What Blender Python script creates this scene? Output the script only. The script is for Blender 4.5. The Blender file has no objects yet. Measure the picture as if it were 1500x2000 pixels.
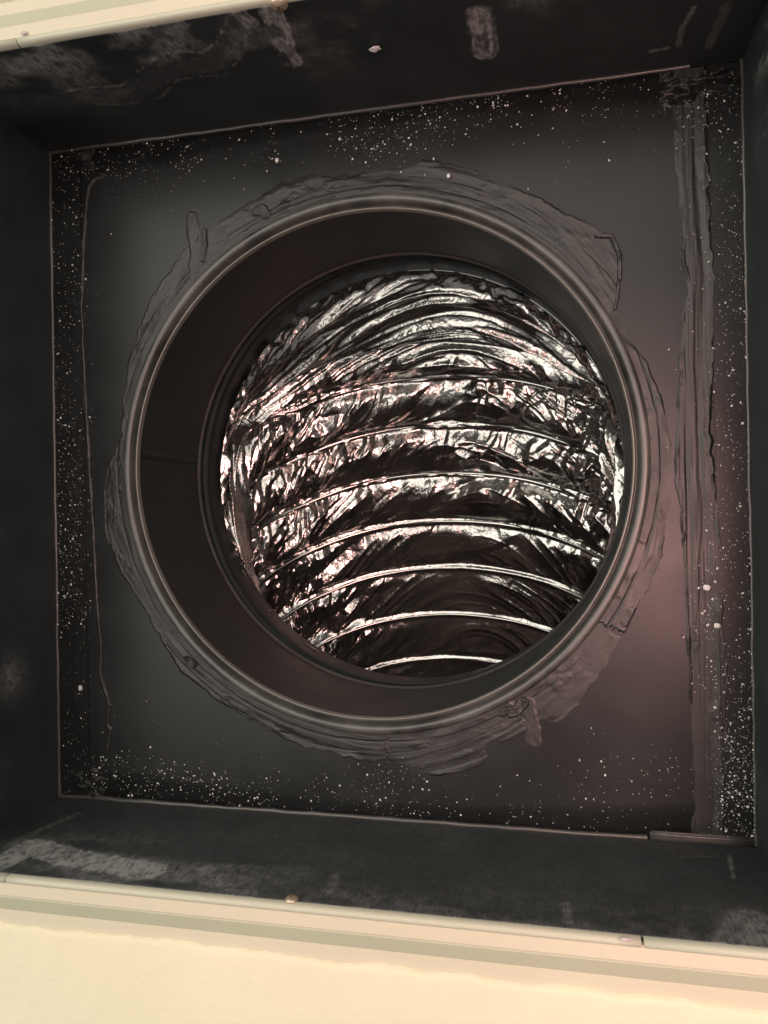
import bpy, bmesh, math
import numpy as np
from mathutils import Matrix, Vector

# ------------------------------------------------------------------ camera, world, lamps
ZO = 2.5                      # height of the black back plate above the room floor (m)
W = 0.3556                    # the recess is a 14 inch square
HW = W / 2
BOX = 0.085                   # depth of the recess
# plate coordinates: x right, y towards the lower picture edge, z up into the duct (plate at z = 0)
R = np.array([[0.9757998971916498, 0.01659997293445039, 0.21803440448548758],
              [-0.016939047641483962, 0.9998564747251432, -0.000314030585445535],
              [-0.21800832393687455, -0.003386864152069467, 0.9759410329755842]])
CAM = np.array([0.09178645, 0.02553119, -0.37454983])
S = bpy.context.scene
cd = bpy.data.cameras.new("camera")
cam = bpy.data.objects.new("camera", cd)
S.collection.objects.link(cam)
S.camera = cam
cd.sensor_fit = 'VERTICAL'
cd.sensor_height = 32.0
cd.sensor_width = 24.0
cd.lens = 24.0
cd.clip_start = 0.01
cd.clip_end = 50
M = Matrix.Identity(4)
for i in range(3):
    M[i][0], M[i][1], M[i][2] = R[0][i], -R[1][i], -R[2][i]
    M[i][3] = CAM[i] + (ZO if i == 2 else 0)
cam.matrix_world = M

w = bpy.data.worlds.new("World")
S.world = w
w.use_nodes = True
w.node_tree.nodes['Background'].inputs[0].default_value = (1.0, 0.965, 0.91, 1)
w.node_tree.nodes['Background'].inputs[1].default_value = 0.27

def area(name, loc, target, sx, sy, power, col):
    l = bpy.data.lights.new(name, 'AREA')
    l.shape = 'RECTANGLE'; l.size = sx; l.size_y = sy; l.energy = power; l.color = col
    o = bpy.data.objects.new(name, l)
    S.collection.objects.link(o)
    o.location = (loc[0], loc[1], loc[2] + ZO)
    d = Vector(target) - Vector(loc)
    o.rotation_euler = d.to_track_quat('-Z', 'Y').to_euler()
    return o
area("unseen_light", (-0.90, -0.45, -1.40), (0, 0, 0), 1.8, 1.9, 30.0, (1.0, 0.945, 0.85))
area("unseen_light", (0.80, -0.50, -1.45), (0, 0, 0), 1.5, 1.7, 11.5, (1.0, 0.955, 0.86))
area("unseen_light", (0.30, 0.07, -0.46), (0.165, 0.03, 0.0), 0.20, 0.44, 0.64, (1.0, 0.50, 0.46)).data.spread = math.radians(64)  # added reddish light, stands for clothing of the person at the camera

S.view_settings.view_transform = 'Standard'
S.view_settings.look = 'None'
S.view_settings.exposure = 0.0
S.view_settings.gamma = 1.0
S.cycles.max_bounces = 12
S.cycles.glossy_bounces = 8
S.cycles.diffuse_bounces = 4
S.cycles.use_denoising = True

# ------------------------------------------------------------------ numeric helpers
def on_plate(px, z=0.0):
    """measured photo point -> real point on a plane parallel to the plate"""
    px = np.atleast_2d(np.asarray(px, float))
    d = np.c_[(px[:, 0] - 750) / 1500, (px[:, 1] - 1000) / 1500, np.ones(len(px))] @ R
    return CAM + d * ((z - CAM[2]) / d[:, 2])[:, None]

def on_wall(px, y):
    px = np.atleast_2d(np.asarray(px, float))
    d = np.c_[(px[:, 0] - 750) / 1500, (px[:, 1] - 1000) / 1500, np.ones(len(px))] @ R
    return CAM + d * ((y - CAM[1]) / d[:, 1])[:, None]

RNG = np.random.default_rng(7)
TAB = RNG.random((256, 256))
def _h(i, j, seed):
    return TAB[(i * 7 + j * 131 + seed * 37) & 255, (i * 59 + j * 17 + seed * 101 + 13) & 255]
def vnoise(x, y, seed=0):
    i = np.floor(x).astype(int); j = np.floor(y).astype(int)
    fx = x - i; fy = y - j
    fx = fx * fx * (3 - 2 * fx); fy = fy * fy * (3 - 2 * fy)
    a = _h(i, j, seed); b = _h(i + 1, j, seed); c = _h(i, j + 1, seed); d = _h(i + 1, j + 1, seed)
    return (a + (b - a) * fx) * (1 - fy) + (c + (d - c) * fx) * fy
def tnoise(x, y, seed=0):
    """noise that is linear inside every triangle of a lattice: flat facets and creases"""
    u = x + y * 0.37; v = y
    i = np.floor(u).astype(int); j = np.floor(v).astype(int)
    fx = u - i; fy = v - j
    a = _h(i, j, seed); b = _h(i + 1, j, seed); c = _h(i, j + 1, seed); d = _h(i + 1, j + 1, seed)
    lo = a * (1 - fx - fy) + b * fx + c * fy
    hi = d * (fx + fy - 1) + b * (1 - fy) + c * (1 - fx)
    return np.where(fx + fy < 1, lo, hi)
def fbm(x, y, seed=0, o=4, g=0.5):
    s = 0; a = 1; n = 0
    for k in range(o):
        s = s + a * vnoise(x * 2 ** k, y * 2 ** k, seed + k * 5); n += a; a *= g
    return s / n
def sstep(a, b, x):
    t = np.clip((x - a) / (b - a), 0, 1)
    return t * t * (3 - 2 * t)
def seg_dist(X, Y, pts):
    """distance to a polyline and the running length at the nearest point"""
    D = np.full(X.shape, 9.0); L = np.zeros(X.shape); run = 0
    for (x0, y0), (x1, y1) in zip(pts[:-1], pts[1:]):
        dx, dy = x1 - x0, y1 - y0; ll = math.hypot(dx, dy) + 1e-9
        t = np.clip(((X - x0) * dx + (Y - y0) * dy) / ll ** 2, 0, 1)
        d = np.hypot(X - x0 - t * dx, Y - y0 - t * dy)
        m = d < D
        D = np.where(m, d, D); L = np.where(m, run + t * ll, L); run += ll
    return D, L

# ------------------------------------------------------------------ object helpers
def mesh_np(name, V, F, mat, parent=None, smooth=True, attr=None):
    V = np.asarray(V, np.float32); F = np.asarray(F, np.int32)
    me = bpy.data.meshes.new(name)
    me.vertices.add(len(V)); me.vertices.foreach_set('co', V.ravel())
    n = F.shape[1]
    me.loops.add(F.size); me.loops.foreach_set('vertex_index', F.ravel())
    me.polygons.add(len(F))
    me.polygons.foreach_set('loop_start', np.arange(0, F.size, n, dtype=np.int32))
    me.polygons.foreach_set('use_smooth', np.full(len(F), smooth, dtype=bool))
    me.update(calc_edges=True)
    me.validate()
    if attr:
        for k, v in attr.items():
            a = me.attributes.new(k, 'FLOAT', 'POINT')
            a.data.foreach_set('value', np.asarray(v, np.float32).ravel())
    me.materials.append(mat)
    o = bpy.data.objects.new(name, me)
    S.collection.objects.link(o)
    if parent: o.parent = parent
    else: o.location = (0, 0, ZO)
    return o
def grid_faces(nr, nc, wrap=False, keep=None):
    r = np.arange(nr - 1)[:, None]; c = np.arange(nc if wrap else nc - 1)[None]
    c2 = (c + 1) % nc
    F = np.stack([r * nc + c, r * nc + c2, (r + 1) * nc + c2, (r + 1) * nc + c], -1).reshape(-1, 4)
    if keep is not None:
        k = keep.ravel()
        F = F[k[F].any(1)]
    return F
def bm_obj(name, bm, mat, parent=None, smooth=True):
    me = bpy.data.meshes.new(name)
    bmesh.ops.recalc_face_normals(bm, faces=bm.faces)
    for f in bm.faces: f.smooth = smooth
    bm.to_mesh(me); bm.free()
    me.materials.append(mat)
    o = bpy.data.objects.new(name, me)
    S.collection.objects.link(o)
    if parent: o.parent = parent
    else: o.location = (0, 0, ZO)
    return o
def thing(name, label, cat, group=None):
    o = bpy.data.objects.new(name, None)
    S.collection.objects.link(o)
    o.location = (0, 0, ZO); o.empty_display_size = 0.05
    return tag(o, label, cat, group)
def tag(o, label, cat, group=None):
    o['label'] = label; o['category'] = cat
    if group: o['group'] = group
    return o
def lathe(name, prof, mat, parent, seg=256, shear=0.0):
    prof = np.asarray(prof, float)
    th = np.linspace(0, 2 * np.pi, seg, endpoint=False)
    V = np.stack([prof[:, 0:1] * np.cos(th) + shear * np.clip(prof[:, 1:2], 0, 1), prof[:, 0:1] * np.sin(th), prof[:, 1:2] + 0 * th], -1)
    return mesh_np(name, V.reshape(-1, 3), grid_faces(len(prof), seg, True), mat, parent)
def box_bm(bm, lo, hi, bev=0.0):
    r = bmesh.ops.create_cube(bm, size=1)
    for v in r['verts']:
        for i in range(3): v.co[i] = lo[i] if v.co[i] < 0 else hi[i]
    if bev:
        es = list({e for v in r['verts'] for e in v.link_edges})
        bmesh.ops.bevel(bm, geom=es, offset=bev, segments=2, affect='EDGES')
def sweep(name, prof, frames, mat, parent, smooth=False):
    """profile points (out, z) along frames (origin xy, out-direction xy)"""
    V = []
    for (ox, oy, nx, ny) in frames:
        for (q, z) in prof: V.append((ox + nx * q, oy + ny * q, z))
    n = len(prof)
    F = grid_faces(len(frames), n, True)
    o = mesh_np(name, V, F, mat, parent, smooth)
    bm = bmesh.new(); bm.from_mesh(o.data)
    bmesh.ops.holes_fill(bm, edges=[e for e in bm.edges if e.is_boundary], sides=0)
    bmesh.ops.recalc_face_normals(bm, faces=bm.faces)
    bm.to_mesh(o.data); bm.free()
    return o
def tube_path(name, pts, rad, mat, parent, seg=10):
    pts = np.asarray(pts, float)
    T = np.gradient(pts, axis=0); T /= np.linalg.norm(T, axis=1)[:, None]
    up = np.array([0, 0, 1.0])
    if abs(T[:, 2]).max() > 0.95: up = np.array([1.0, 0, 0])
    N = np.cross(T, up); N /= np.linalg.norm(N, axis=1)[:, None]
    B = np.cross(T, N)
    th = np.linspace(0, 2 * np.pi, seg, endpoint=False)
    rad = np.broadcast_to(np.asarray(rad, float), (len(pts),))
    V = pts[:, None] + rad[:, None, None] * (np.cos(th)[None, :, None] * N[:, None] + np.sin(th)[None, :, None] * B[:, None])
    return mesh_np(name, V.reshape(-1, 3), grid_faces(len(pts), seg, True), mat, parent)

# ------------------------------------------------------------------ materials
def mat_new(name):
    m = bpy.data.materials.new(name); m.use_nodes = True
    nt = m.node_tree
    return m, nt, nt.nodes['Principled BSDF']
def N(nt, t, **kw):
    n = nt.nodes.new(t)
    for k, v in kw.items():
        if k in n.inputs: n.inputs[k].default_value = v
        else: setattr(n, k, v)
    return n
def noise(nt, scale, detail=4, rough=0.55, vec=None):
    n = N(nt, 'ShaderNodeTexNoise'); n.inputs['Scale'].default_value = scale
    n.inputs['Detail'].default_value = detail; n.inputs['Roughness'].default_value = rough
    if vec is None:
        tc = N(nt, 'ShaderNodeTexCoord'); vec = tc.outputs['Object']
    nt.links.new(vec, n.inputs['Vector'])
    return n.outputs['Fac']
def ramp(nt, fac, a, b, lo=0.0, hi=1.0):
    m = N(nt, 'ShaderNodeMapRange'); nt.links.new(fac, m.inputs['Value'])
    m.inputs['From Min'].default_value = a; m.inputs['From Max'].default_value = b
    m.inputs['To Min'].default_value = lo; m.inputs['To Max'].default_value = hi
    return m.outputs['Result']
def mixc(nt, fac, a, b):
    m = N(nt, 'ShaderNodeMix', data_type='RGBA')
    nt.links.new(fac, m.inputs[0])
    for k, c in ((6, a), (7, b)):
        if isinstance(c, tuple): m.inputs[k].default_value = (*c, 1)
        else: nt.links.new(c, m.inputs[k])
    return m.outputs[2]
def bump(nt, p, h, strength, dist):
    b = N(nt, 'ShaderNodeBump'); b.inputs['Strength'].default_value = strength
    b.inputs['Distance'].default_value = dist
    nt.links.new(h, b.inputs['Height']); nt.links.new(b.outputs['Normal'], p.inputs['Normal'])

def black_paint(name, base, r0, r1, dusty=False, spec=0.5, bumpd=0.00008, var=(0.8, 1.25)):
    m, nt, p = mat_new(name)
    n1 = noise(nt, 28, 5, 0.6); n2 = noise(nt, 700, 2, 0.5)
    c = mixc(nt, ramp(nt, n1, 0.35, 0.7), tuple(v * var[0] for v in base), tuple(v * var[1] for v in base))
    rg = ramp(nt, n1, 0.3, 0.75, r0, r1)
    if dusty:
        at = N(nt, 'ShaderNodeAttribute', attribute_name='dust')
        tcd = N(nt, 'ShaderNodeTexCoord'); mp = N(nt, 'ShaderNodeMapping'); mp.inputs['Scale'].default_value = (1.0, 0.3, 0.22)
        nt.links.new(tcd.outputs['Object'], mp.inputs['Vector'])
        n3a = noise(nt, 260, 6, 0.65); n3b = noise(nt, 1100, 4, 0.6, mp.outputs['Vector'])
        avg = N(nt, 'ShaderNodeMix', data_type='FLOAT'); avg.inputs[0].default_value = 0.5
        nt.links.new(n3a, avg.inputs[2]); nt.links.new(n3b, avg.inputs[3]); n3 = avg.outputs[0]
        mm = N(nt, 'ShaderNodeMath', operation='MULTIPLY')
        nt.links.new(at.outputs['Fac'], mm.inputs[0]); nt.links.new(ramp(nt, n3, 0.36, 0.66, 0.1, 1.7), mm.inputs[1])
        mm.use_clamp = True
        c = mixc(nt, mm.outputs[0], c, (0.30, 0.30, 0.285))
        r2 = N(nt, 'ShaderNodeMath', operation='MULTIPLY_ADD')
        nt.links.new(mm.outputs[0], r2.inputs[0]); r2.inputs[1].default_value = 0.35; nt.links.new(rg, r2.inputs[2])
        rg = r2.outputs[0]
    nt.links.new(c, p.inputs['Base Color']); nt.links.new(rg, p.inputs['Roughness'])
    p.inputs['Specular IOR Level'].default_value = spec
    bump(nt, p, n2, 0.35, bumpd)
    return m
PLATE = black_paint('black_enamel_plate', (0.0098, 0.0116, 0.0115), 0.31, 0.40, spec=0.33)
WALLM = black_paint('black_matt_paint_dusty', (0.0255, 0.0315, 0.0320), 0.48, 0.62, dusty=True, spec=0.35)
TUBEM = black_paint('black_collar_paint', (0.0080, 0.0130, 0.0126), 0.40, 0.56, spec=0.20, var=(0.75, 1.5))
EDGEM = black_paint('worn_black_edge', (0.050, 0.048, 0.043), 0.28, 0.42, spec=0.7)
WORN = black_paint('polished_worn_edge', (0.10, 0.100, 0.085), 0.25, 0.36, spec=0.8)
RIMM = black_paint('worn_rim_paint', (0.044, 0.047, 0.043), 0.24, 0.50, spec=0.65, var=(0.45, 1.9))

def mastic_mat():
    m, nt, p = mat_new('black_mastic')
    n1 = noise(nt, 60, 5, 0.6); n2 = noise(nt, 420, 5, 0.65)
    c = mixc(nt, ramp(nt, n1, 0.35, 0.7), (0.0095, 0.0110, 0.0104), (0.020, 0.0208, 0.0192))
    nt.links.new(c, p.inputs['Base Color'])
    nt.links.new(ramp(nt, n1, 0.3, 0.7, 0.34, 0.52), p.inputs['Roughness'])
    p.inputs['Specular IOR Level'].default_value = 0.46
    bump(nt, p, n2, 0.5, 0.0002)
    return m
MASTIC = mastic_mat()

def foil_mat(name, rough, bd, vor=1.2):
    m, nt, p = mat_new(name)
    p.inputs['Metallic'].default_value = 1.0
    n0 = noise(nt, 40, 3, 0.5)
    c = mixc(nt, ramp(nt, n0, 0.3, 0.7), (0.37, 0.365, 0.35), (0.47, 0.462, 0.44))
    nt.links.new(c, p.inputs['Base Color'])
    p.inputs['Roughness'].default_value = rough
    n1 = noise(nt, 330, 4, 0.6)
    tc = N(nt, 'ShaderNodeTexCoord')
    nv = N(nt, 'ShaderNodeTexNoise'); nv.inputs['Scale'].default_value = 90; nv.inputs['Detail'].default_value = 2
    nt.links.new(tc.outputs['Object'], nv.inputs['Vector'])
    mx = N(nt, 'ShaderNodeMix', data_type='VECTOR'); mx.inputs[0].default_value = 0.022
    nt.links.new(tc.outputs['Object'], mx.inputs[4]); nt.links.new(nv.outputs['Color'], mx.inputs[5])
    vo = N(nt, 'ShaderNodeTexVoronoi'); vo.inputs['Scale'].default_value = 230
    nt.links.new(mx.outputs[1], vo.inputs['Vector'])
    ad = N(nt, 'ShaderNodeMath', operation='MULTIPLY_ADD'); ad.inputs[1].default_value = vor
    nt.links.new(vo.outputs['Distance'], ad.inputs[0]); nt.links.new(n1, ad.inputs[2])
    bump(nt, p, ad.outputs[0], 0.45, bd)
    return m
FOIL = foil_mat('dark_metallised_film', 0.21, 0.00034)
WIREF = foil_mat('film_over_wire', 0.20, 0.00014, 0.4)

def paint_mat(name, col, rough, bscale, bd, spec=0.4):
    m, nt, p = mat_new(name)
    n1 = noise(nt, 14, 4, 0.6)
    c = mixc(nt, ramp(nt, n1, 0.3, 0.7), tuple(v * 0.965 for v in col), tuple(min(0.9, v * 1.02) for v in col))
    nt.links.new(c, p.inputs['Base Color'])
    p.inputs['Roughness'].default_value = rough; p.inputs['Specular IOR Level'].default_value = spec
    n2 = noise(nt, bscale, 5, 0.6)
    bump(nt, p, n2, 0.5, bd)
    return m
CREAM = paint_mat('cream_wall_paint', (0.76, 0.685, 0.50), 0.75, 260, 0.0008, 0.25)
TRIM = paint_mat('cream_frame_enamel', (0.59, 0.53, 0.40), 0.45, 90, 0.0001)
SHADE_TAN = paint_mat('tan_shade_paint', (0.47, 0.465, 0.345), 0.7, 160, 0.0002, 0.25)
LIP = paint_mat('grey_cream_lip_paint', (0.49, 0.48, 0.37), 0.42, 120, 0.0001)

def simple(name, col, rough, metal=0.0, ns=300, bd=0.0001):
    m, nt, p = mat_new(name)
    n1 = noise(nt, ns, 4, 0.6)
    c = mixc(nt, ramp(nt, n1, 0.3, 0.7), tuple(v * 0.75 for v in col), tuple(min(1, v * 1.15) for v in col))
    nt.links.new(c, p.inputs['Base Color']); p.inputs['Roughness'].default_value = rough
    p.inputs['Metallic'].default_value = metal
    bump(nt, p, n1, 0.5, bd)
    return m
DUST = simple('white_plaster_dust', (0.64, 0.63, 0.61), 0.9, ns=520)
BRASS = simple('brassy_screw_metal', (0.62, 0.50, 0.36), 0.38, 0.75)
RECESS = simple('dark_screw_recess', (0.16, 0.10, 0.06), 0.6)
DIMPLE = simple('grey_dimple_paint', (0.45, 0.40, 0.37), 0.5)
SLOTM = simple('dark_gap', (0.03, 0.03, 0.05), 0.7)

# ------------------------------------------------------------------ ceiling (setting)
def build_ceiling():
    # plaster sheet round the frame: fine band near the frame with a ragged skim edge, plain sheet beyond
    d = np.concatenate([np.array([0.0, 0.0006, 0.0014, 0.0024, 0.004, 0.007, 0.012, 0.02, 0.035, 0.06]), [0.12, 0.3, 0.8, 1.6]])
    n_side = 260
    per = []
    for k in range(4):
        t = np.linspace(-1, 1, n_side, endpoint=False)
        q = {0: (t, -1 + 0 * t), 1: (1 + 0 * t, t), 2: (-t, 1 + 0 * t), 3: (-1 + 0 * t, -t)}[k]
        per.append(np.stack(q, 1))
    per = np.concatenate(per)
    s = np.arange(len(per)) / len(per)
    rag = (fbm(s * 90, s * 0, 3) - 0.5) * 0.0030 + (fbm(s * 500, s * 0, 9) - 0.5) * 0.0012
    inner = HW + 0.0218
    V = []
    for i, di in enumerate(d):
        sc = inner + di + (rag if i < 8 else 0) * (1 - i / 9)
        x = per[:, 0] * sc; y = per[:, 1] * sc
        z = np.full(len(per), -BOX - 0.0012) - 0.0004 * sstep(0, 0.0022, np.full(len(per), di))
        if i == 0: z = z * 0 - BOX + 0.003
        z = z + (fbm(x * 120, y * 120, 5) - 0.5) * 0.0007 * (i > 1) * (i < 11)
        V.append(np.stack([x, y, z], 1))
    V = np.concatenate(V)
    o = mesh_np('ceiling', V, grid_faces(len(d), len(per), True), CREAM)
    o['kind'] = 'structure'
    o['label'] = 'cream painted plaster surface around the square black recess'
build_ceiling()

# ------------------------------------------------------------------ register frame
fr = thing('register_frame', 'cream painted metal frame with stepped profile lining the mouth of the black recess', 'frame')
def ring_frames(h):
    q = [(-h, -h, -1, -1), (h, -h, 1, -1), (h, h, 1, 1), (-h, h, -1, 1)]
    return q
# base: flat band, slope, outer flange (out, z)
base_prof = [(0.0022, -BOX - 0.0012), (0.0026, -BOX - 0.0026), (0.0085, -BOX - 0.0030), (0.0090, -BOX - 0.0028),
             (0.0162, -BOX + 0.0002), (0.0166, -BOX + 0.0002), (0.0275, -BOX - 0.0002), (0.0275, -BOX + 0.0030),
             (0.0130, -BOX + 0.0034), (0.0022, -BOX + 0.0026)]
V = []; F = []
n = len(base_prof)
for (ox, oy, nx, ny) in ring_frames(HW):
    for q, z in base_prof: V.append((ox + nx * q, oy + ny * q, z))
for k in range(4):
    for j in range(n):
        F.append((k * n + j, ((k + 1) % 4) * n + j, ((k + 1) % 4) * n + (j + 1) % n, k * n + (j + 1) % n))
mesh_np('frame_flange', V, F, TRIM, fr, smooth=False)
# strip along the slope, its shade put into a darker tan
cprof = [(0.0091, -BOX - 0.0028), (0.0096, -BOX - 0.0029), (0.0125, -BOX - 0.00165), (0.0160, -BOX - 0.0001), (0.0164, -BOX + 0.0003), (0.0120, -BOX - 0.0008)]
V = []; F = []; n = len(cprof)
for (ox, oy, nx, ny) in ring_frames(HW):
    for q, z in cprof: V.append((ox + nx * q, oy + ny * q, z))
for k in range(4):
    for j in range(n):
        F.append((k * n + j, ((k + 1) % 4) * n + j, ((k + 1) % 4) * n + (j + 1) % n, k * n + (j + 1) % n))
mesh_np('shade_band', V, F, SHADE_TAN, fr, smooth=False)
# rounded lip, cut by a narrow joint near each corner
lip = [(0.0002, -BOX + 0.004), (0.0002, -BOX - 0.0014), (0.0005, -BOX - 0.0026), (0.0011, -BOX - 0.0034), (0.0018, -BOX - 0.0037),
       (0.0026, -BOX - 0.0036), (0.0032, -BOX - 0.0032), (0.0034, -BOX - 0.0027), (0.0026, -BOX - 0.0020), (0.0020, -BOX + 0.004)]
notch = on_plate([(1255, 1836)], -BOX - 0.003)[0][0]
notch_t = on_plate([(33, 72)], -BOX - 0.003)[0][0]
gap = 0.0005
sides = [((-1, -1), (1, -1), (0, -1)), ((1, -1), (1, 1), (1, 0)), ((1, 1), (-1, 1), (0, 1)), ((-1, 1), (-1, -1), (-1, 0))]
jt = 0.128
jpos = {0: (notch_t, jt), 1: (-jt, jt), 2: (-0.1415, notch), 3: (-jt, jt)}
for k, (a, b, nrm) in enumerate(sides):
    j0, j1 = jpos[k]
    hor = k in (0, 2)
    sg = -1 if k in (0, 3) else 1
    def fr_at(t): return (t, sg * HW, 0, sg) if hor else (sg * HW, t, sg, 0)
    ts = np.linspace(j0 + gap, j1 - gap, 24)
    sweep('lip_rail', lip, [fr_at(t) for t in ts], LIP, fr, smooth=True)
for (cx, cy) in ((-1, -1), (1, -1), (1, 1), (-1, 1)):
    jx = jpos[0 if cy < 0 else 2][0 if cx < 0 else 1]
    jy = jpos[1 if cx > 0 else 3][0 if cy < 0 else 1]
    frs = [(jx + cx * gap, cy * HW, 0, cy), (cx * (HW - 0.004), cy * HW, 0, cy), (cx * HW, cy * HW, cx, cy),
           (cx * HW, cy * (HW - 0.004), cx, 0), (cx * HW, jy + cy * gap, cx, 0)]
    sweep('lip_corner', lip, frs, LIP, fr, smooth=True)
def dimple(x, y, z, a, b, ang=0):
    bm = bmesh.new()
    bmesh.ops.create_uvsphere(bm, u_segments=16, v_segments=8, radius=1)
    for v in bm.verts:
        p = v.co.copy()
        v.co = (x + math.cos(ang) * p.x * a - math.sin(ang) * p.y * b, y + math.sin(ang) * p.x * a + math.cos(ang) * p.y * b, z + p.z * 0.00016)
    bm_obj('rivet_mark', bm, DIMPLE, fr)
p = on_plate([(1222, 1836)], -BOX - 0.0036)[0]; dimple(p[0], p[1], -BOX - 0.0036, 0.0024, 0.0008)
p = on_plate([(46, 64)], -BOX - 0.0036)[0]; dimple(p[0], p[1], -BOX - 0.0036, 0.0016, 0.0008)

# ------------------------------------------------------------------ recess box
bx = thing('duct_box', 'square black painted sheet metal box recessed behind the cream frame', 'duct box')
# back plate with a round hole
def back_panel():
    seg = 256; rin = 0.1330
    th = np.linspace(0, 2 * np.pi, seg, endpoint=False)
    c, s = np.cos(th), np.sin(th)
    k = (HW + 0.003) / np.maximum(abs(c), abs(s))
    V = []
    for f in (0, 0.25, 0.5, 0.75, 1.0):
        r = rin * (1 - f) + k * f
        wob = (fbm(r * c * 14 + 5, r * s * 14 + 5, 21, 2) - 0.5) * 0.0012 * math.sin(f * math.pi)
        V.append(np.stack([r * c, r * s, wob], 1))
    V.append(np.stack([k * c, k * s, 0 * c + 0.0012], 1))
    V.append(np.stack([rin * c, rin * s, 0 * c + 0.0012], 1))
    mesh_np('back_panel', np.concatenate(V), grid_faces(7, seg, True), PLATE, bx)
back_panel()

def stroke_mask(X, Y, pts, wid, soft=0.5, streak=0, seed=0, taper=True):
    D, L = seg_dist(X, Y, pts)
    tot = sum(math.hypot(b[0] - a[0], b[1] - a[1]) for a, b in zip(pts[:-1], pts[1:]))
    e = wid * (0.8 + 0.4 * fbm(X * 400, Y * 400, seed, 3))
    m = 1 - sstep(e * (1 - soft), e, D)
    if streak:
        m = m * sstep(0.30, 0.52, fbm(X * 210, Y * 130, seed + 9, 4))
        m = m * (0.35 + 0.9 * sstep(0.35, 0.65, fbm(D * np.sign((X - pts[0][0])) * 1500 + L * 20, L * 40, seed + 3, 3)))
    return m

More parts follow.
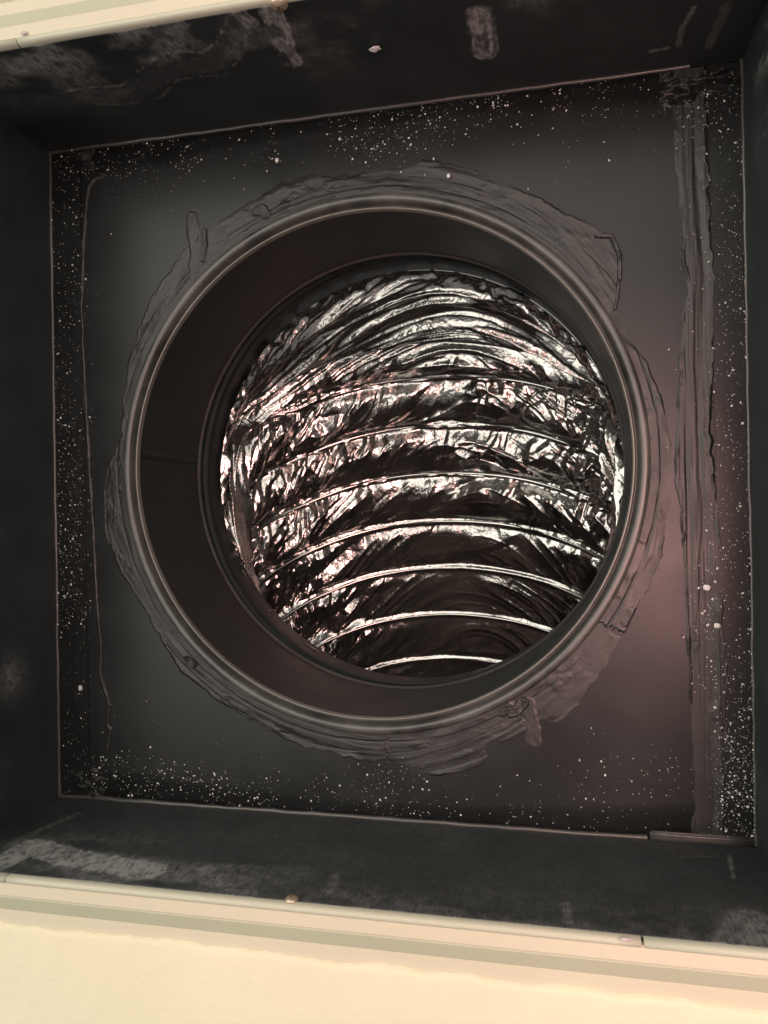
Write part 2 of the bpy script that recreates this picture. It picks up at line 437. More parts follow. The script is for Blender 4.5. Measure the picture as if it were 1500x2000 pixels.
def side_panel(k):
    """four flanks of the box with a dust attribute on their inner face"""
    nx, nz = (620, 150) if k in (0, 2) else (300, 80)
    t = np.linspace(-HW - 0.001, HW + 0.001, nx); z = np.linspace(0.0, -BOX - 0.0008, nz)
    T, Z = np.meshgrid(t, z)
    bow = (fbm(T * 9 + k * 7, Z * 9, 40 + k, 2) - 0.5) * 0.0016 * np.sin(np.clip(-Z / BOX, 0, 1) * np.pi)
    d = -Z / BOX           # 0 at the plate, 1 at the lip
    if k == 0:             # upper flank
        def q(l): return [(p[0], p[2]) for p in on_wall(l, -HW)]
        dust = 0.48 * sstep(0.62, 1.0, d + 0.25 * (fbm(T * 40, Z * 60, 3) - 0.5)) * (1 - sstep(-0.08, -0.03, T)) * sstep(0.3, 0.62, fbm(T * 50, Z * 70, 6))
        dust = dust + 0.16 * sstep(0.48, 0.7, fbm(T * 34 + 3, Z * 44, 8, 5)) * sstep(0.25, 0.75, d)
        dust = dust + 0.95 * stroke_mask(T, Z, q([(528, 20), (548, 70), (572, 122)]), 0.0055, 0.35, 1, 5)
        dust = dust + 0.70 * stroke_mask(T, Z, q([(935, 28), (943, 60), (948, 102)]), 0.0062, 0.35, 1, 8)
        dust = dust + 0.45 * stroke_mask(T, Z, q([(450, 0), (468, 30), (490, 45)]), 0.0045, 0.5, 1, 9)
        up = q([(108, 185), (160, 172), (235, 168), (270, 140), (310, 108), (345, 100), (395, 104), (425, 80), (442, 45), (450, 10)])
        lo = q([(190, 205), (245, 205), (315, 190), (345, 158), (380, 150), (440, 150), (465, 120), (480, 80), (485, 50)])
        for pl, a in ((up, 0.30), (lo, 0.16)):
            dust = dust + a * stroke_mask(T, Z, pl, 0.0013, 0.8, 0, 11) * sstep(0.42, 0.62, fbm(T * 700, Z * 700, 12, 2))
        mid = q([(150, 190), (245, 190), (310, 150), (350, 130), (410, 128), (455, 90), (468, 40)])
        dust = dust + 0.055 * stroke_mask(T, Z, mid, 0.007, 0.25, 0, 13)
        dust = dust + 0.22 * stroke_mask(T, Z, q([(1355, 15), (1330, 60), (1325, 90)]), 0.0016, 0.6, 0, 15)
        dust = dust + 0.30 * stroke_mask(T, Z, q([(1272, 100), (1304, 94)]), 0.0016, 0.6, 0, 16)
        dust = dust + 0.12 * stroke_mask(T, Z, q([(1420, 10), (1385, 90)]), 0.003, 0.7, 0, 17)
        dk = stroke_mask(T, Z, q([(370, 30), (400, 35), (395, 65)]), 0.006, 0.3, 0, 18)
        dust = 1.55 * dust * (1 - 0.9 * dk)
        P3 = np.stack([T, -HW - 0.0 * T + bow * 0 - abs(bow), Z], -1); n = (0, -1)
    elif k == 2:           # lower flank
        def q(l): return [(p[0], p[2]) for p in on_wall(l, HW)]
        cloud = fbm(T * 22 + 1, Z * 42, 31, 5)
        dust = 0.05 * (0.5 + fbm(T * 30, Z * 60, 38, 4)) + 0.34 * sstep(0.30, 0.95, d + 0.55 * (cloud - 0.5)) * sstep(0.34, 0.70, fbm(T * 40, Z * 90, 33, 5)) * (1 - 0.85 * sstep(-0.06, 0.0, T))  # even dust film, also putting the light this flank catches into its colour
        dust = dust + 0.16 * sstep(0.55, 1.0, d + 0.3 * (cloud - 0.5)) * sstep(0.42, 0.72, fbm(T * 60, Z * 80, 35, 5))
        patch = q([(0, 1685), (60, 1652), (105, 1665), (160, 1680), (230, 1690), (290, 1700)])
        dust = dust + 0.62 * stroke_mask(T, Z, patch, 0.009, 0.25, 0, 36)
        dust = dust + 0.16 * stroke_mask(T, Z, q([(10, 1655), (80, 1620), (150, 1590)]), 0.003, 0.6, 0, 37)
        dust = dust + 0.30 * stroke_mask(T, Z, q([(1425, 1672), (1432, 1715)]), 0.0012, 0.6, 0, 39)
        dust = dust + 0.10 * stroke_mask(T, Z, q([(1330, 1673), (1400, 1672)]), 0.0010, 0.6, 0, 40)
        dust = dust + 0.32 * stroke_mask(T, Z, q([(1480, 1835), (1462, 1790), (1425, 1840)]), 0.010, 0.7, 0, 41)
        dust = dust + 0.22 * stroke_mask(T, Z, q([(1105, 1765), (1110, 1800)]), 0.0030, 0.8, 0, 42)
        dust = dust + 0.20 * stroke_mask(T, Z, q([(655, 1710), (645, 1740)]), 0.0035, 0.8, 0, 43)
        P3 = np.stack([T, HW + abs(bow), Z], -1)
    else:
        sg = 1 if k == 1 else -1
        dust = 0.08 * sstep(0.5, 0.75, fbm(T * 40, Z * 40, 50 + k, 5)) * sstep(0.3, 0.9, d)
        if k == 3: dust = dust + 0.28 * np.exp(-(((T - 0.105) / 0.010) ** 2 + ((Z + 0.038) / 0.010) ** 2))
        if k == 1:
            for c0, a in ((-0.160, 0.5), (-0.125, 0.3), (0.09, 0.12)):
                dust = dust + a * np.exp(-(((T - c0) / 0.008) ** 2)) * sstep(0.15, 0.45, d) * sstep(0.4, 0.6, fbm(T * 200, Z * 60, 60, 3))
        P3 = np.stack([sg * (HW + abs(bow)), T, Z], -1)
    outw = {0: (0, -1), 1: (1, 0), 2: (0, 1), 3: (-1, 0)}[k]
    front = P3.reshape(-1, 3)
    bk = front + np.array([outw[0], outw[1], 0]) * 0.0014
    nV = len(front)
    F = grid_faces(nz, nx)
    b = [0 * nx + i for i in range(nx)], [(nz - 1) * nx + i for i in range(nx)]
    rim = []
    for row in b:
        for i in range(nx - 1): rim.append((row[i], row[i + 1], row[i + 1] + nV, row[i] + nV))
    for col in (0, nx - 1):
        for j in range(nz - 1): rim.append((j * nx + col, (j + 1) * nx + col, (j + 1) * nx + col + nV, j * nx + col + nV))
    # back face: one coarse strip is enough (never dense)
    F = np.concatenate([F, np.array(rim)])
    dd = np.clip(dust, 0, 1).ravel()
    mesh_np('side_panel', np.concatenate([front, bk]), F, WALLM, bx, True, {'dust': np.concatenate([dd, dd * 0])})
for k in range(4): side_panel(k)

# rolled seams where the flanks meet the plate
def seam(p0, p1, rad):
    n = 60
    t = np.linspace(0, 1, n)[:, None]
    pts = np.array(p0) * (1 - t) + np.array(p1) * t
    pts = pts + np.c_[(vnoise(t[:, 0] * 40, t[:, 0] * 0, 71) - 0.5), (vnoise(t[:, 0] * 40, t[:, 0] * 0, 72) - 0.5), 0 * t[:, 0]] * 0.0006
    tube_path('edge_seam', pts, rad * (0.85 + 0.3 * vnoise(t[:, 0] * 25, t[:, 0] * 0, 73)), EDGEM, bx)
e = HW - 0.0004
seam((-e, -e, -0.0005), (-e, e, -0.0005), 0.0010)
seam((e, -e, -0.0005), (e, e, -0.0005), 0.0009)
seam((-e, -e, -0.0005), (0.155, -e, -0.0005), 0.0011)
seam((-e, e, -0.0005), (0.1305, e, -0.0005), 0.0013)
# thin flange strips folded over the plate along both sides
for xa, xb in ((-HW + 0.0012, -0.1588), (0.1630, HW - 0.0012)):
    bm = bmesh.new()
    box_bm(bm, (xa, -HW + 0.001, -0.0009), (xb, HW - 0.001, 0.0006), 0.0004)
    bm_obj('folded_flange', bm, PLATE, bx, smooth=False)

# ------------------------------------------------------------------ sealant relief on the plate
def height_patch(name, X, Y, H, parent, base=0.0, lab=None):
    keep = H > 0.00002
    if not keep.any(): return None
    V = np.stack([X, Y, base - H], -1).reshape(-1, 3)
    F = grid_faces(*X.shape, keep=keep)
    used = np.unique(F); mp = np.zeros(len(V), int); mp[used] = np.arange(len(used))
    o = mesh_np(name, V[used], mp[F], MASTIC, parent)
    if lab: o['label'] = lab
    return o

def bead_height(X, Y, pts, wid, h, seed, streaks=900):
    D, L = seg_dist(X, Y, pts)
    e = wid * (0.65 + 0.7 * fbm(L * 90, L * 0, seed, 3))
    return h * np.sqrt(np.clip(1 - (D / e) ** 2, 0, 1)) * (0.6 + 0.8 * fbm(L * 220, D * 900, seed + 2, 3))

def right_sealant():
    x = np.linspace(0.1385, 0.1775, 150); y = np.linspace(-0.1765, 0.1765, 1100)
    X, Y = np.meshgrid(x, y)
    def q(l): return [(p[0], p[1]) for p in on_plate(l)]
    # outline of the wide brush smear
    le = np.array(q([(1312, 200), (1318, 330), (1332, 460), (1340, 560), (1326, 700), (1318, 850), (1316, 920), (1328, 1010), (1338, 1200), (1346, 1330), (1352, 1480), (1358, 1580), (1348, 1600)]))
    re = np.array(q([(1378, 170), (1390, 400), (1402, 540), (1398, 700), (1392, 830), (1400, 930), (1412, 1080), (1418, 1250), (1424, 1340), (1420, 1480), (1418, 1560)]))
    L = np.interp(y, le[:, 1], le[:, 0])[:, None] + (fbm(Y * 160, Y * 0, 81, 3) - 0.5) * 0.0022
    Rr = np.interp(y, re[:, 1], re[:, 0])[:, None] + (fbm(Y * 200, Y * 0, 82, 3) - 0.5) * 0.0024
    fl = 0.0005 + 0.0022 * sstep(0.4, 0.65, fbm(Y * 40, Y * 0, 78)); fr2 = 0.0004 + 0.0018 * sstep(0.45, 0.7, fbm(Y * 36, Y * 0, 79))
    ins = sstep(0, 1, (X - L) / fl) * (1 - sstep(0, 1, (X - Rr + fr2) / fr2))
    f = (X - L) / np.maximum(Rr - L, 1e-4)
    streak = fbm(X * 360 + fbm(Y * 12, Y * 0, 84) * 3, Y * 9, 83, 3, 0.45)
    h = ins * (0.00020 + 0.0006 * sstep(0.3, 0.8, streak) + 0.0003 * fbm(X * 1500, Y * 30, 88, 3) + 0.0007 * sstep(0.58, 0.80, f) * (1 - sstep(0.93, 1.0, f)))
    h = h + ins * 0.0007 * np.exp(-((X - L - 0.0006) / 0.0006) ** 2) * sstep(0.35, 0.6, fbm(Y * 70, Y * 0, 85))
    h = h + ins * 0.0008 * np.exp(-((X - Rr + 0.0010) / 0.0008) ** 2) * sstep(0.3, 0.6, fbm(Y * 80, Y * 0, 86))
    # deeper groove inside the smear, lower half
    gx = np.interp(y, np.array(q([(1340, 900), (1346, 1100), (1352, 1300), (1358, 1480)]))[:, 1], np.array(q([(1340, 900), (1346, 1100), (1352, 1300), (1358, 1480)]))[:, 0])[:, None]
    h = h - 0.0007 * np.exp(-((X - gx) / 0.0007) ** 2) * ins * sstep(-0.03, 0.02, Y)
    # lumps
    for px, py, rr, hh in ((1392, 505, 0.004, 0.0018), (1384, 862, 0.004, 0.0018), (1350, 1250, 0.004, 0.0014), (1405, 1190, 0.004, 0.0016), (1395, 1390, 0.003, 0.0012)):
        c = on_plate([(px, py)])[0]
        rd = np.hypot(X - c[0], (Y - c[1]) * 0.6)
        h = h + 0.55 * hh * np.clip(1 - (rd / rr) ** 2, 0, 1) * (0.2 + 1.2 * fbm(X * 500, Y * 500, 87, 3)) * ins
    h = np.where(ins > 0.02, np.maximum(h * 0.62, 0.00006) * np.minimum(ins * 2, 1), 0)
    height_patch('sealant_bead', X, Y, h, bx, 0.0, 'broad brushed black sealant down the right side of the plate')
right_sealant()

def left_sealant():
    x = np.linspace(-0.160, -0.140, 140); y = np.linspace(-0.170, 0.165, 900)
    X, Y = np.meshgrid(x, y)
    def q(l): return [(p[0], p[1]) for p in on_plate(l)]
    a = bead_height(X, Y, q([(206, 342), (185, 350), (173, 365), (168, 420), (163, 480), (160, 600), (166, 750), (174, 900), (183, 1050), (190, 1180), (198, 1260), (196, 1310), (206, 1350), (214, 1378)]), 0.0010, 0.0009, 91)
    b = bead_height(X, Y, q([(213, 1385), (210, 1415), (216, 1425), (208, 1470)]), 0.0010, 0.0008, 93)
    c = bead_height(X, Y, q([(160, 470), (158, 600), (165, 800)]), 0.0012, 0.0006, 95)
    height_patch('sealant_bead', X, Y, np.maximum.reduce([a, b, c]), bx, 0.0, 'thin dried line of black sealant down the left side of the plate')
left_sealant()

def corner_sealant(x0, x1, y0, y1, seed, lab, amp=0.004):
    x = np.linspace(x0, x1, 110); y = np.linspace(y0, y1, 90)
    X, Y = np.meshgrid(x, y)
    n = fbm(X * 130 + Y * 60, Y * 240, seed, 4); r = 1 - abs(2 * fbm(X * 90 - Y * 150, Y * 170, seed + 7, 3) - 1)
    edge = np.minimum.reduce([(X - x0) / (x1 - x0), (x1 - X) / (x1 - x0), (Y - y0) / (y1 - y0), (y1 - Y) / (y1 - y0)])
    h = amp * (0.35 * n + 0.75 * r ** 3 - 0.28) * sstep(0, 0.35, edge + 0.9 * (n - 0.55))
    height_patch('corner_sealant', X, Y, np.clip(h, 0, 1), bx, 0.0, lab)
corner_sealant(0.142, 0.1776, -0.1776, -0.155, 101, 'crumpled lumps of black sealant in the upper right corner', 0.0085)
corner_sealant(-0.1776, -0.150, 0.158, 0.1776, 103, 'small curl of black sealant in the lower left corner', 0.0060)
corner_sealant(-0.1776, -0.150, -0.1776, -0.165, 105, 'thin skin of black sealant in the upper left corner', 0.0016)
# raised tab folded into the lower right corner
bm = bmesh.new()
box_bm(bm, (0.1318, HW - 0.0042, -0.0022), (HW - 0.001, HW + 0.0002, 0.0006), 0.0007)
bmesh.ops.subdivide_edges(bm, edges=bm.edges, cuts=3, use_grid_fill=True)
for v in bm.verts: v.co.z += (vnoise(np.array([v.co.x * 260]), np.array([v.co.y * 300]), 5)[0] - 0.5) * 0.0012
bm_obj('folded_tab', bm, EDGEM, bx)

# ------------------------------------------------------------------ collar
co = thing('duct_collar', 'round black collar with rolled rim set into the middle of the square plate', 'duct collar')
TUBE_L = 0.103
SH = 0.040          # the tube leans a little to the right
lathe('rolled_rim', [(0.1352, 0.0008), (0.1352, -0.0010), (0.1346, -0.0021), (0.1335, -0.0027), (0.1322, -0.0028), (0.1312, -0.0024),
                     (0.1306, -0.0012), (0.1301, 0.0010), (0.1296, 0.0026), (0.1290, 0.0024), (0.1287, 0.0012)], RIMM, co, 360)
lathe('inner_bead', [(0.1287, 0.0012), (0.1286, 0.0002), (0.1283, -0.0006), (0.1279, -0.0008), (0.1275, -0.0005), (0.1273, 0.0003), (0.1273, 0.0022)], WORN, co, 360)
lathe('tube', [(0.1273, 0.0022), (0.1273, 0.03), (0.1273, 0.0652)], TUBEM, co, 300, SH)
lathe('step_edge', [(0.1273, 0.0652), (0.1270, 0.0658), (0.1266, 0.0662), (0.1263, 0.0666), (0.1263, 0.0671), (0.1268, 0.0676)], EDGEM, co, 300, SH)
lathe('inner_sleeve', [(0.1268, 0.0676), (0.1312, 0.0684), (0.1322, 0.0700), (0.1322, 0.0790), (0.1306, 0.0808), (0.1292, 0.0815), (0.1288, 0.0822),
               (0.1286, 0.085), (0.1286, TUBE_L), (0.1292, TUBE_L + 0.0004), (0.1345, TUBE_L), (0.1345, 0.003), (0.1278, 0.0027)], TUBEM, co, 300, SH)
def lap_seam():
    zs = np.linspace(0.004, 0.064, 40); V = []
    for z in zs:
        for (da, dr) in ((-0.022, 0.0003), (-0.018, -0.0003), (0.0, -0.0004), (0.016, -0.0003), (0.018, 0.0003)):
            a = math.pi + 0.075 + da + 0.004 * (vnoise(np.array([z * 300]), np.array([da * 90]), 61)[0] - 0.5)
            V.append(((0.1273 + dr) * math.cos(a) + SH * z, (0.1273 + dr) * math.sin(a), z))
    mesh_np('lap_seam', V, grid_faces(40, 5), TUBEM, co)
lap_seam()
# dried sealant strokes all round the rim: relief over the plate
def ring_sealant():
    outer = [(240, 770), (264, 660), (300, 575), (345, 510), (372, 470), (400, 448), (450, 412), (500, 382), (560, 352), (620, 335), (648, 345), (700, 338), (780, 328),
             (822, 308), (900, 320), (960, 340), (1030, 375), (1105, 417), (1150, 432), (1186, 458), (1210, 500), (1212, 545), (1203, 600), (1222, 650), (1258, 700),
             (1290, 770), (1308, 850), (1312, 930), (1308, 1010), (1290, 1090), (1250, 1180), (1215, 1242), (1190, 1292), (1152, 1345), (1108, 1402), (1082, 1415), (1062, 1405), (1040, 1440),
             (1026, 1432), (1010, 1458), (970, 1478), (930, 1500), (850, 1518), (800, 1508), (762, 1486), (700, 1485), (640, 1470), (560, 1448), (480, 1405), (400, 1350),
             (352, 1312), (316, 1252), (290, 1205), (245, 1130), (214, 1060), (204, 990), (206, 930), (222, 885), (238, 850)]
    p = on_plate(outer)
    th = np.degrees(np.arctan2(p[:, 1], p[:, 0])) % 360; rr = np.hypot(p[:, 0], p[:, 1])
    o = np.argsort(th); th, rr = th[o], rr[o]
    th = np.r_[th[-1] - 360, th, th[0] + 360]; rr = np.r_[rr[-1], rr, rr[0]]
    # stroke breaks, read off the photograph
    br_px = [(1203, 600), (1215, 1242), (1035, 1440), (762, 1486), (318, 1252), (215, 900), (385, 460), (640, 340)]
    q = on_plate(br_px); br = np.sort(np.degrees(np.arctan2(q[:, 1], q[:, 0])) % 360)
    labs = ['brushed stroke of black sealant'] * len(br)
    for i in range(len(br)):
        a0 = br[i]; a1 = br[(i + 1) % len(br)]
        if a1 < a0: a1 += 360
        ov = 1.6
        A = np.radians(np.linspace(a0 - ov, a1 + ov, int((a1 - a0 + 2 * ov) * 5.2)))
        rad = np.linspace(0.1348, 0.170, 130)
        RR, AA = np.meshgrid(rad, A)
        deg = np.degrees(AA)
        ro = np.interp(deg % 360, th, rr)
        s = AA * 0.145
        ro = ro + (fbm(s * 260, s * 0 + i, 111 + i, 4) - 0.5) * 0.0022
        fe = 0.0006 + 0.0034 * sstep(0.45, 0.7, fbm(s * 24, s * 0, 181 + i))
        ins = 1 - sstep(0, 1, (RR - ro + fe) / fe)
        ragged = (fbm(RR * 260, s * 130, 121 + i, 4) - 0.5) * 4.5
        lo = sstep(0, 0.35, deg - a0 + ov * 0.4 + ragged); hi = 1 - sstep(-0.35, 0, deg - a1 - ov * 0.4 + ragged)
        ins = ins * lo * hi
        f = (RR - 0.1352) / np.maximum(ro - 0.1352, 1e-4)
        streak = fbm(RR * 330 + (fbm(s * 14, s * 0, 131 + i) - 0.5) * 4, s * 16, 141 + i, 3, 0.45)
        blot = fbm(RR * 220, s * 150, 151 + i, 4)
        thick = (0.0004, 0.0006, 0.0009, 0.0005, 0.0010, 0.0005, 0.0007, 0.0005)[i % 8]
        h = 0.00022 + thick * (0.25 + 0.6 * sstep(0.3, 0.8, streak)) + 0.0004 * sstep(0.55, 0.8, blot)
        h = h + 0.0005 * np.exp(-((RR - ro + 0.0011) / 0.0008) ** 2) * sstep(0.35, 0.65, fbm(s * 75, s * 0, 161 + i))
        endr = np.exp(-((deg - a0 + ov * 0.4 + ragged) / 0.9) ** 2) + np.exp(-((deg - a1 - ov * 0.4 + ragged) / 0.9) ** 2)
        h = h + 0.0007 * endr * sstep(0.35, 0.6, blot)
        # crease that runs between the rim coat and the outer coat
        rc = 0.1392 + 0.0012 * (fbm(s * 30, s * 0, 171) - 0.5) + 0.0006 * (fbm(s * 200, s * 0, 173) - 0.5)
        h = h - 0.0007 * np.exp(-((RR - rc) / 0.00045) ** 2) * sstep(0.25, 0.5, fbm(s * 28, s * 0, 172))
        h = np.where(RR < rc, h * 0.7 + 0.0003, h)
        # a second crack further out on some strokes
        if i % 2 == 0:
            rc2 = 0.1452 + 0.004 * (fbm(s * 22, s * 0, 175 + i) - 0.5)
            h = h - 0.0007 * np.exp(-((RR - rc2) / 0.0004) ** 2) * sstep(0.45, 0.6, fbm(s * 45, s * 0, 177 + i))
        h = np.maximum(h * 0.78, 0.00006) * ins * (0.25 + 0.75 * sstep(0.32, 0.55, fbm(s * 42, RR * 90, 191 + i, 3)))
        height_patch('sealant_stroke', RR * np.cos(AA), RR * np.sin(AA), h, co, -0.00006 * (i % 2), None)
ring_sealant()
def spur(pts, wid, h, seed):
    p = on_plate(pts); lo = p.min(0) - wid * 1.6; hi = p.max(0) + wid * 1.6
    X, Y = np.meshgrid(np.linspace(lo[0], hi[0], 90), np.linspace(lo[1], hi[1], 120))
    D, L = seg_dist(X, Y, [(a[0], a[1]) for a in p])
    e = wid * (0.75 + 0.5 * fbm(L * 300, L * 0, seed, 3))
    ins = 1 - sstep(e * 0.45, e, D)
    ins = ins * sstep(0.30, 0.62, fbm(X * 520, Y * 210, seed + 5, 4) + 0.25 * ins)
    H = ins * h * (0.2 + 0.8 * fbm(X * 620, Y * 160, seed + 1, 4) + 0.25 * np.exp(-((D - e * 0.7) / (wid * 0.2)) ** 2))
    height_patch('sealant_smear', X, Y, H, co, -0.0003)
spur([(375, 425), (380, 460), (384, 500), (380, 540)], 0.0044, 0.0006, 201)
spur([(400, 452), (402, 480), (396, 508)], 0.0018, 0.0011, 203)
spur([(1030, 1375), (1040, 1415), (1044, 1446)], 0.0044, 0.0004, 205)
spur([(985, 1392), (1010, 1388), (1022, 1372)], 0.0034, 0.0014, 207)
spur([(500, 415), (512, 410), (520, 418)], 0.0030, 0.0012, 209)
spur([(365, 1288), (378, 1296)], 0.0028, 0.0026, 211)
spur([(1165, 462), (1195, 462), (1210, 500), (1210, 545)], 0.0011, 0.0016, 213)
spur([(1207, 552), (1205, 585), (1200, 603)], 0.0010, 0.0013, 215)
spur([(215, 915), (208, 960), (210, 1030), (216, 1062)], 0.0011, 0.0016, 217)

# ------------------------------------------------------------------ flexible duct
fd = thing('flexible_duct', 'flexible duct of crinkled shiny dark foil over wire hoops behind the round collar', 'flexible duct')
# control hoops: index, centre-apex point (far side), tilt, half width, far depth, near depth
apx = {0: (880, 732), 1: (900, 826), 2: (925, 920), 3: (915, 1015), 4: (895, 1107), 5: (890, 1198), 6: (870, 1284)}
ctrl = []
def hoop(i, ap, tilt, A, B, Bn, x0): ctrl.append((i, *ap, math.radians(tilt), A, B, Bn, x0))
hoop(-3.0, (0.004, -0.1268, 0.098), 0, 0.1283, 0.1283, 0.1283, 0.004)
hoop(-2.7, (0.004, -0.1262, 0.107), 3, 0.1290, 0.1270, 0.1280, 0.004)
hoop(-2.0, (0.003, -0.1150, 0.128), 12, 0.1370, 0.115, 0.122, 0.003)
hoop(-1.0, (0.006, -0.0965, 0.158), 26, 0.1420, 0.098, 0.110, 0.004)
spec = [(0.185, 39, 0.140, 0.082), (0.210, 43, 0.149, 0.104), (0.230, 46, 0.154, 0.111), (0.247, 48, 0.156, 0.115),
        (0.262, 49, 0.155, 0.116), (0.277, 50, 0.152, 0.112), (0.292, 51, 0.150, 0.110)]
for i in range(0, 7):
    z, tl, A, B = spec[i]
    a = on_plate([apx[i]], z)[0]
    hoop(float(i), tuple(a), tl, A, B, 0.080, 0.005)
st = np.array([0.0, 0.0405, 0.016])
for i in range(7, 11):
    a = on_plate([apx[6]], 0.292)[0] + st * (i - 6)
    hoop(float(i), (0.004, a[1], a[2]), 52, 0.149, 0.110, 0.080, 0.005)
ctrl = np.array(ctrl)
def ctrl_at(v):
    """smooth (cardinal) interpolation of the control hoops"""
    k = ctrl[:, 0]; out = []
    d = np.gradient(ctrl[:, 1:], k, axis=0)
    i = np.clip(np.searchsorted(k, v, 'right') - 1, 0, len(k) - 2)
    h = k[i + 1] - k[i]; t = ((v - k[i]) / h)[:, None]
    p0, p1 = ctrl[i, 1:], ctrl[i + 1, 1:]; m0, m1 = d[i] * h[:, None], d[i + 1] * h[:, None]
    return (2 * t ** 3 - 3 * t ** 2 + 1) * p0 + (t ** 3 - 2 * t ** 2 + t) * m0 + (-2 * t ** 3 + 3 * t ** 2) * p1 + (t ** 3 - t ** 2) * m1
def hoop_pts(v, th):
    c = ctrl_at(np.atleast_1d(v))
    ax, ay, az, tl, A, B, Bn, x0 = [c[:, k:k + 1] for k in range(8)]
    oy, oz = -np.cos(tl), np.sin(tl)
    ct, sn = np.cos(th)[None], np.sin(th)[None]
    cx, cy, cz = x0, ay - B * oy, az - B * oz
    # the near half of each hoop swings back to the inside of the bend, which stays close to the collar
    vv = np.atleast_1d(v)[:, None]
    ny = np.maximum(cy - Bn * oy, 0.1283 + 0.020 * (1 - np.exp(-(vv + 3) * 1.5)) + 0.006 * (vv + 3))
    nz = np.maximum(cz - Bn * oz, 0.094 + 0.0025 * (vv + 3))
    b = sstep(0.75, 2.3, abs(th))[None]
    dy = B * oy * (1 - b) + (cy - ny) * b; dz = B * oz * (1 - b) + (cz - nz) * b
    X = cx + A * sn; Y = cy + ct * dy; Z = cz + ct * dz
    return X, Y, Z
def liner():
    vis = math.radians(122)
    th = np.concatenate([np.linspace(-math.pi, -vis, 40, endpoint=False), np.linspace(-vis, vis, 1080), np.linspace(vis, math.pi, 40)[1:-1]])
    v = np.concatenate([np.linspace(-3.0, 6.8, 720), np.linspace(6.85, 10, 40)])
    X, Y, Z = hoop_pts(v, th)
    # inward normal by finite differences
    P3 = np.stack([X, Y, Z], -1)
    du = np.gradient(P3, axis=1); dv = np.gradient(P3, axis=0)
    nrm = np.cross(du, dv); nrm /= np.linalg.norm(nrm, axis=2)[..., None] + 1e-12
    cen = P3.mean(1, keepdims=True)
    sgn = np.sign(((cen - P3) * nrm).sum(2)[:300, 300:800].mean())
    nrm = nrm * sgn                                     # pointing into the duct
    TH, VV = np.meshgrid(th, v)
    s = TH * 0.136                                      # length round the hoop
    l = VV * 0.0395                                     # length along the duct
    p = VV - np.floor(VV)
    # the film pillows inwards between two wires
    pil = np.sin(np.pi * p ** 0.92)
    amp = (np.where(VV < -1, 0.0022, 0.0088) - 0.0080 * sstep(1.6, 4.6, VV)) * (0.75 + 0.5 * vnoise(s * 18, np.floor(VV), 301))
    amp = amp * sstep(-3.0, -2.0, VV)
    h = amp * pil
    damp = 1 - 0.80 * sstep(1.2, 4.2, VV) * sstep(-0.11, -0.01, s) * (1 - 0.4 * sstep(0.09, 0.16, s))   # film drawn tighter further down
    # gathers that start at each wire and die out along the film
    ws = s + 0.0035 * (vnoise(s * 70, VV * 3.0, 303) - 0.5) * 2 + 0.010 * p * (vnoise(s * 12, np.floor(VV) * 3.3, 305) - 0.5) * 2
    row = np.floor(VV) * 17.3
    g1 = tnoise(ws * 150, row + p * 1.1, 311); g2 = tnoise(ws * 330, row + p * 2.0, 313)
    env = np.exp(-((p - 0.10) / 0.32) ** 2) * sstep(0.0, 0.05, p) + 0.55 * np.exp(-((p - 0.94) / 0.10) ** 2) * sstep(0, 0.04, 1 - p)
    envL = 0.4 + 0.9 * vnoise(s * 22 + 9, row, 315) + 0.9 * sstep(0.05, 0.13, abs(s))
    gath = ((g1 - 0.5) * 0.0042 + (g2 - 0.5) * 0.0008) * env * envL
    # faceted crumples
    wx = s + (tnoise(s * 60, l * 60, 321) - 0.5) * 0.012; wy = l + (tnoise(s * 60 + 7, l * 60, 323) - 0.5) * 0.012
    c1 = tnoise(wx * 68 + wy * 26, wy * 50 - wx * 18, 325)
    c2 = tnoise(wx * 190 - wy * 60, wy * 130 + wx * 50, 327)
    c3 = tnoise(wx * 420 + wy * 120, wy * 300 - wx * 90, 329)
    h = h + 0.0026 * (0.55 + 0.9 * vnoise(s * 30, np.round(VV) * 5.1, 337)) * (np.exp(-(p / 0.055) ** 2) + np.exp(-((1 - p) / 0.055) ** 2)) * sstep(-0.6, -0.2, VV)
    mid = sstep(0.05, 0.24, p) * sstep(0.04, 0.16, 1 - p)
    crump = ((c1 - 0.5) * 0.0060 + (c2 - 0.5) * 0.0016 + (c3 - 0.5) * 0.0003) * mid
    # fine pulls that fan down and outwards from the middle of each band
    sa = np.sqrt((s - 0.02 + 0.03 * (vnoise(l * 40, s * 9, 335) - 0.5)) ** 2 + 0.03 ** 2); ph = sa * 0.8 - l
    dg = 1 - abs(2 * vnoise(ph * 62, s * 16 + row, 331) - 1)
    dg2 = 1 - abs(2 * vnoise(ph * 150 + 3, s * 28 + row, 333) - 1)
    pull = (0.0022 * dg ** 4 + 0.0010 * dg2 ** 3) * mid
    flank = 1 + 0.8 * sstep(0.06, 0.13, abs(s))
    body = (gath + crump * flank) * damp + pull * (0.5 + 0.5 * damp)
    # near the collar the film lies in long pleats that run round the hoop
    pv = np.clip(np.linalg.norm(dv, axis=2) / np.gradient(v)[:, None], 0.010, 0.055)
    pw = VV + 0.30 * (vnoise(s * 9, VV * 0.8, 341) - 0.5) * 2 - 8.5 * np.sqrt((s - 0.028) ** 2 + 0.03 ** 2) * (0.75 + 0.5 * vnoise(s * 7, VV * 0.5, 351))
    pl1 = 1 - abs(2 * vnoise(s * 5.0, pw * 3.4, 343) - 1); pl2 = 1 - abs(2 * vnoise(s * 9, pw * 7.5, 345) - 1)
    pl3 = tnoise(s * 34, pw * 7.5, 347); pl4 = tnoise(s * 70, pw * 13, 349)
    pleat = pv * (0.20 * pl1 ** 1.2 + 0.115 * pl2 ** 1.3 + (pl3 - 0.5) * 0.04 + (pl4 - 0.5) * 0.018)
